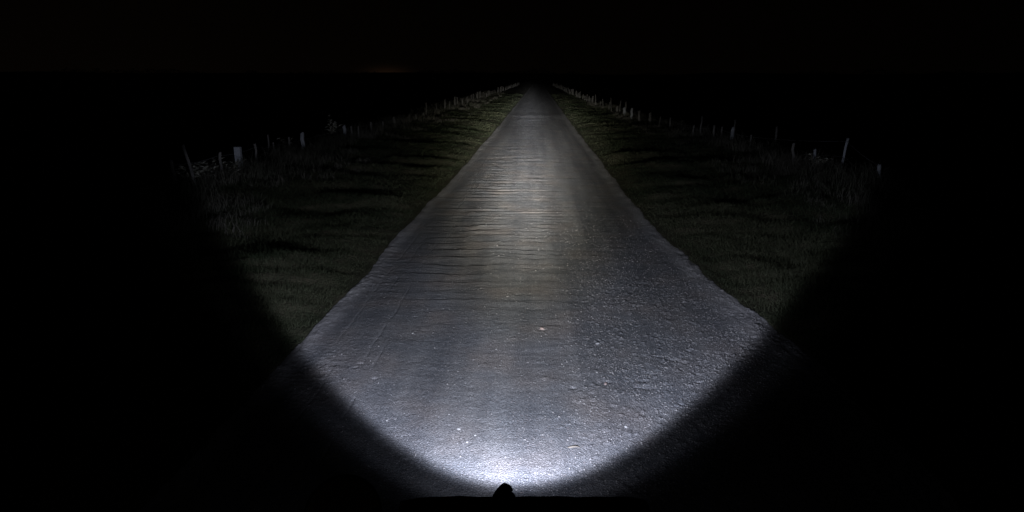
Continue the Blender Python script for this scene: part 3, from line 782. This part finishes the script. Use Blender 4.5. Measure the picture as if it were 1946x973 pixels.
# ------------------------------------------------------------------ lumpy gadget strapped on the bag, a black outline against the light pool
GY = YF - 0.02
c0 = point_at_y(957, 944, GY); k1 = (c0 - cam.location).length / F_PX      # metres per pixel there
gz_ = c0.z
OG = Vector((c0.x, GY, gz_ - 0.01))
gad = empty('strapped_gadget', OG); tag(gad, 'small lumpy black gadget strapped upright in the middle of the bag top', 'gadget')
def qpart(name, bm, m, smooth=True):
    bmesh.ops.translate(bm, verts=bm.verts, vec=-OG); return link_mesh(name, bm_mesh(name, bm), m, gad, smooth)
def P2(px, py, dy=0.0): return Vector((c0.x + (px - 957) * k1, GY + dy, gz_ + (944 - py) * k1 * 1.02))
rr = random.Random(4)
bm = bmesh.new()
ring = [(936, 948), (939, 942), (943, 936), (947, 931), (950, 927), (954, 923.5), (958, 921.5), (963, 922.5), (968, 925), (972, 929), (970.5, 933), (971, 938), (974, 943), (974, 950)]
fr = []
for dy_, sc_ in ((-0.018, 0.72), (-0.012, 0.93), (0.0, 1.0), (0.010, 0.93), (0.016, 0.70)):
    row = []
    for (px, py) in ring:
        p = P2(957 + (px - 957) * sc_ + rr.uniform(-0.4, 0.4), 948 + (py - 948) * (0.35 + 0.65 * sc_), dy_); row.append(bm.verts.new(p))
    fr.append(row)
for A, B in zip(fr, fr[1:]):
    for k in range(len(ring) - 1): bm.faces.new((A[k], A[k + 1], B[k + 1], B[k]))
    bm.faces.new((A[-1], A[0], B[0], B[-1]))
bm.faces.new(fr[0][::-1]); bm.faces.new(fr[-1])
qpart('body', bm, M_BLK, False)
bm = bmesh.new(); tube(bm, [P2(953, 925), P2(958, 921.8), P2(962, 923)], [0.002, 0.0026, 0.002], 8); qpart('top_button', bm, M_BLK)
bm = bmesh.new(); tube(bm, [P2(966, 927), P2(970, 928), P2(973, 930.5)], [0.0045, 0.0038, 0.0018], 8); qpart('strap_hook', bm, M_BLK)
bm = bmesh.new(); tube(bm, [P2(970, 936), P2(974.5, 941), P2(974, 948)], [0.003, 0.0036, 0.003], 8); qpart('buckle', bm, M_BLK)
bm = bmesh.new(); tube(bm, curve_pts([P2(946, 932, -0.012), P2(938, 939.5, -0.012), P2(931, 949, -0.014), P2(919, 954, -0.02), P2(905, 956, -0.03)], 18), 0.0015, 6, True, (1.6, 0.9))
qpart('strap_tail', bm, mat('grey_rubber', (0.10, 0.10, 0.10), 0.7))

# ------------------------------------------------------------------ the lamp's own light
ld = bpy.data.lights.new('beam', 'SPOT'); lo = bpy.data.objects.new('beam', ld); COL.objects.link(lo)
lo.parent = hl; lo.location = (LAMP.x - BX, LAMP.y - 0.35, LAMP.z)
lo.rotation_euler = (math.pi / 2, 0, 0)
ld.spot_size = math.radians(178); ld.spot_blend = 0.0; ld.shadow_soft_size = 0.006; ld.energy = 1.0
ld.use_nodes = True
t = ld.node_tree; em = t.nodes['Emission']
geo = N(t, 'ShaderNodeNewGeometry'); s = N(t, 'ShaderNodeSeparateXYZ'); t.links.new(geo.outputs['Incoming'], s.inputs[0])
ay = math_n(t, 'MAXIMUM', math_n(t, 'ABSOLUTE', s.outputs['Y']), 0.02)
uu = math_n(t, 'ADD', math_n(t, 'DIVIDE', s.outputs['X'], ay), 0.012)
vv = math_n(t, 'ADD', math_n(t, 'DIVIDE', s.outputs['Z'], ay), 0.002)
def hyp(a, b): return math_n(t, 'SQRT', math_n(t, 'ADD', math_n(t, 'MULTIPLY', a, a), math_n(t, 'MULTIPLY', b, b)))
rad = hyp(uu, math_n(t, 'ADD', vv, 0.024))
rin = hyp(math_n(t, 'MULTIPLY', uu, 1.0), vv)
def logramp(fac, profile):
    rp = N(t, 'ShaderNodeValToRGB'); e = rp.color_ramp.elements
    while len(e) < len(profile): e.new(0.5)
    for i_, (r_, I_) in enumerate(profile):
        k = (math.log10(I_) + 4) / 7; e[i_].position = r_; e[i_].color = (k, k, k, 1)
    t.links.new(fac, rp.inputs['Fac'])
    return math_n(t, 'POWER', 10.0, math_n(t, 'SUBTRACT', math_n(t, 'MULTIPLY', rp.outputs[0], 7.0), 4.0))
base = logramp(rin, [(0.0, 1600), (0.010, 900), (0.019, 370), (0.048, 90), (0.081, 53), (0.124, 14.5), (0.16, 5.2), (0.207, 1.7), (0.25, 1.05), (0.35, 0.66), (0.46, 0.55), (0.7, 0.58), (1.0, 0.5)])
cut = logramp(rad, [(0.0, 1), (0.655, 1.0), (0.675, 0.72), (0.695, 0.28), (0.715, 0.09), (0.74, 0.034), (0.80, 0.028), (0.84, 0.013), (0.88, 0.004), (1.0, 0.001)])
a1 = math_n(t, 'DIVIDE', uu, 0.30); a2 = math_n(t, 'DIVIDE', math_n(t, 'ADD', vv, 0.70), 0.14)
lobe = math_n(t, 'POWER', 2.718, math_n(t, 'MULTIPLY', math_n(t, 'ADD', math_n(t, 'MULTIPLY', a1, a1), math_n(t, 'MULTIPLY', a2, a2)), -1.0))
# the lens throws less light at and above the horizontal
mr_ = N(t, 'ShaderNodeMapRange', interpolation_type='SMOOTHSTEP'); t.links.new(vv, mr_.inputs[0])
for i_, v_ in zip((1, 2, 3, 4), (-0.022, 0.004, 1.0, 0.34)): mr_.inputs[i_].default_value = v_
base = math_n(t, 'MULTIPLY', base, mr_.outputs[0])
tot = math_n(t, 'MULTIPLY', math_n(t, 'ADD', base, math_n(t, 'MULTIPLY', lobe, 0.62)), cut)
BEAM = 820.0
t.links.new(math_n(t, 'MULTIPLY', tot, BEAM), em.inputs['Strength'])
cr = N(t, 'ShaderNodeValToRGB'); e = cr.color_ramp.elements
e[0].position = 0.0; e[0].color = (0.95, 0.97, 1.0, 1); e[1].position = 0.6; e[1].color = (0.78, 0.825, 1.0, 1)
k = e.new(0.06); k.color = (1.0, 0.97, 0.90, 1); k = e.new(0.18); k.color = (1.0, 0.965, 0.84, 1); k = e.new(0.29); k.color = (0.84, 0.88, 1.0, 1)
t.links.new(rad, cr.inputs['Fac']); t.links.new(cr.outputs[0], em.inputs['Color'])
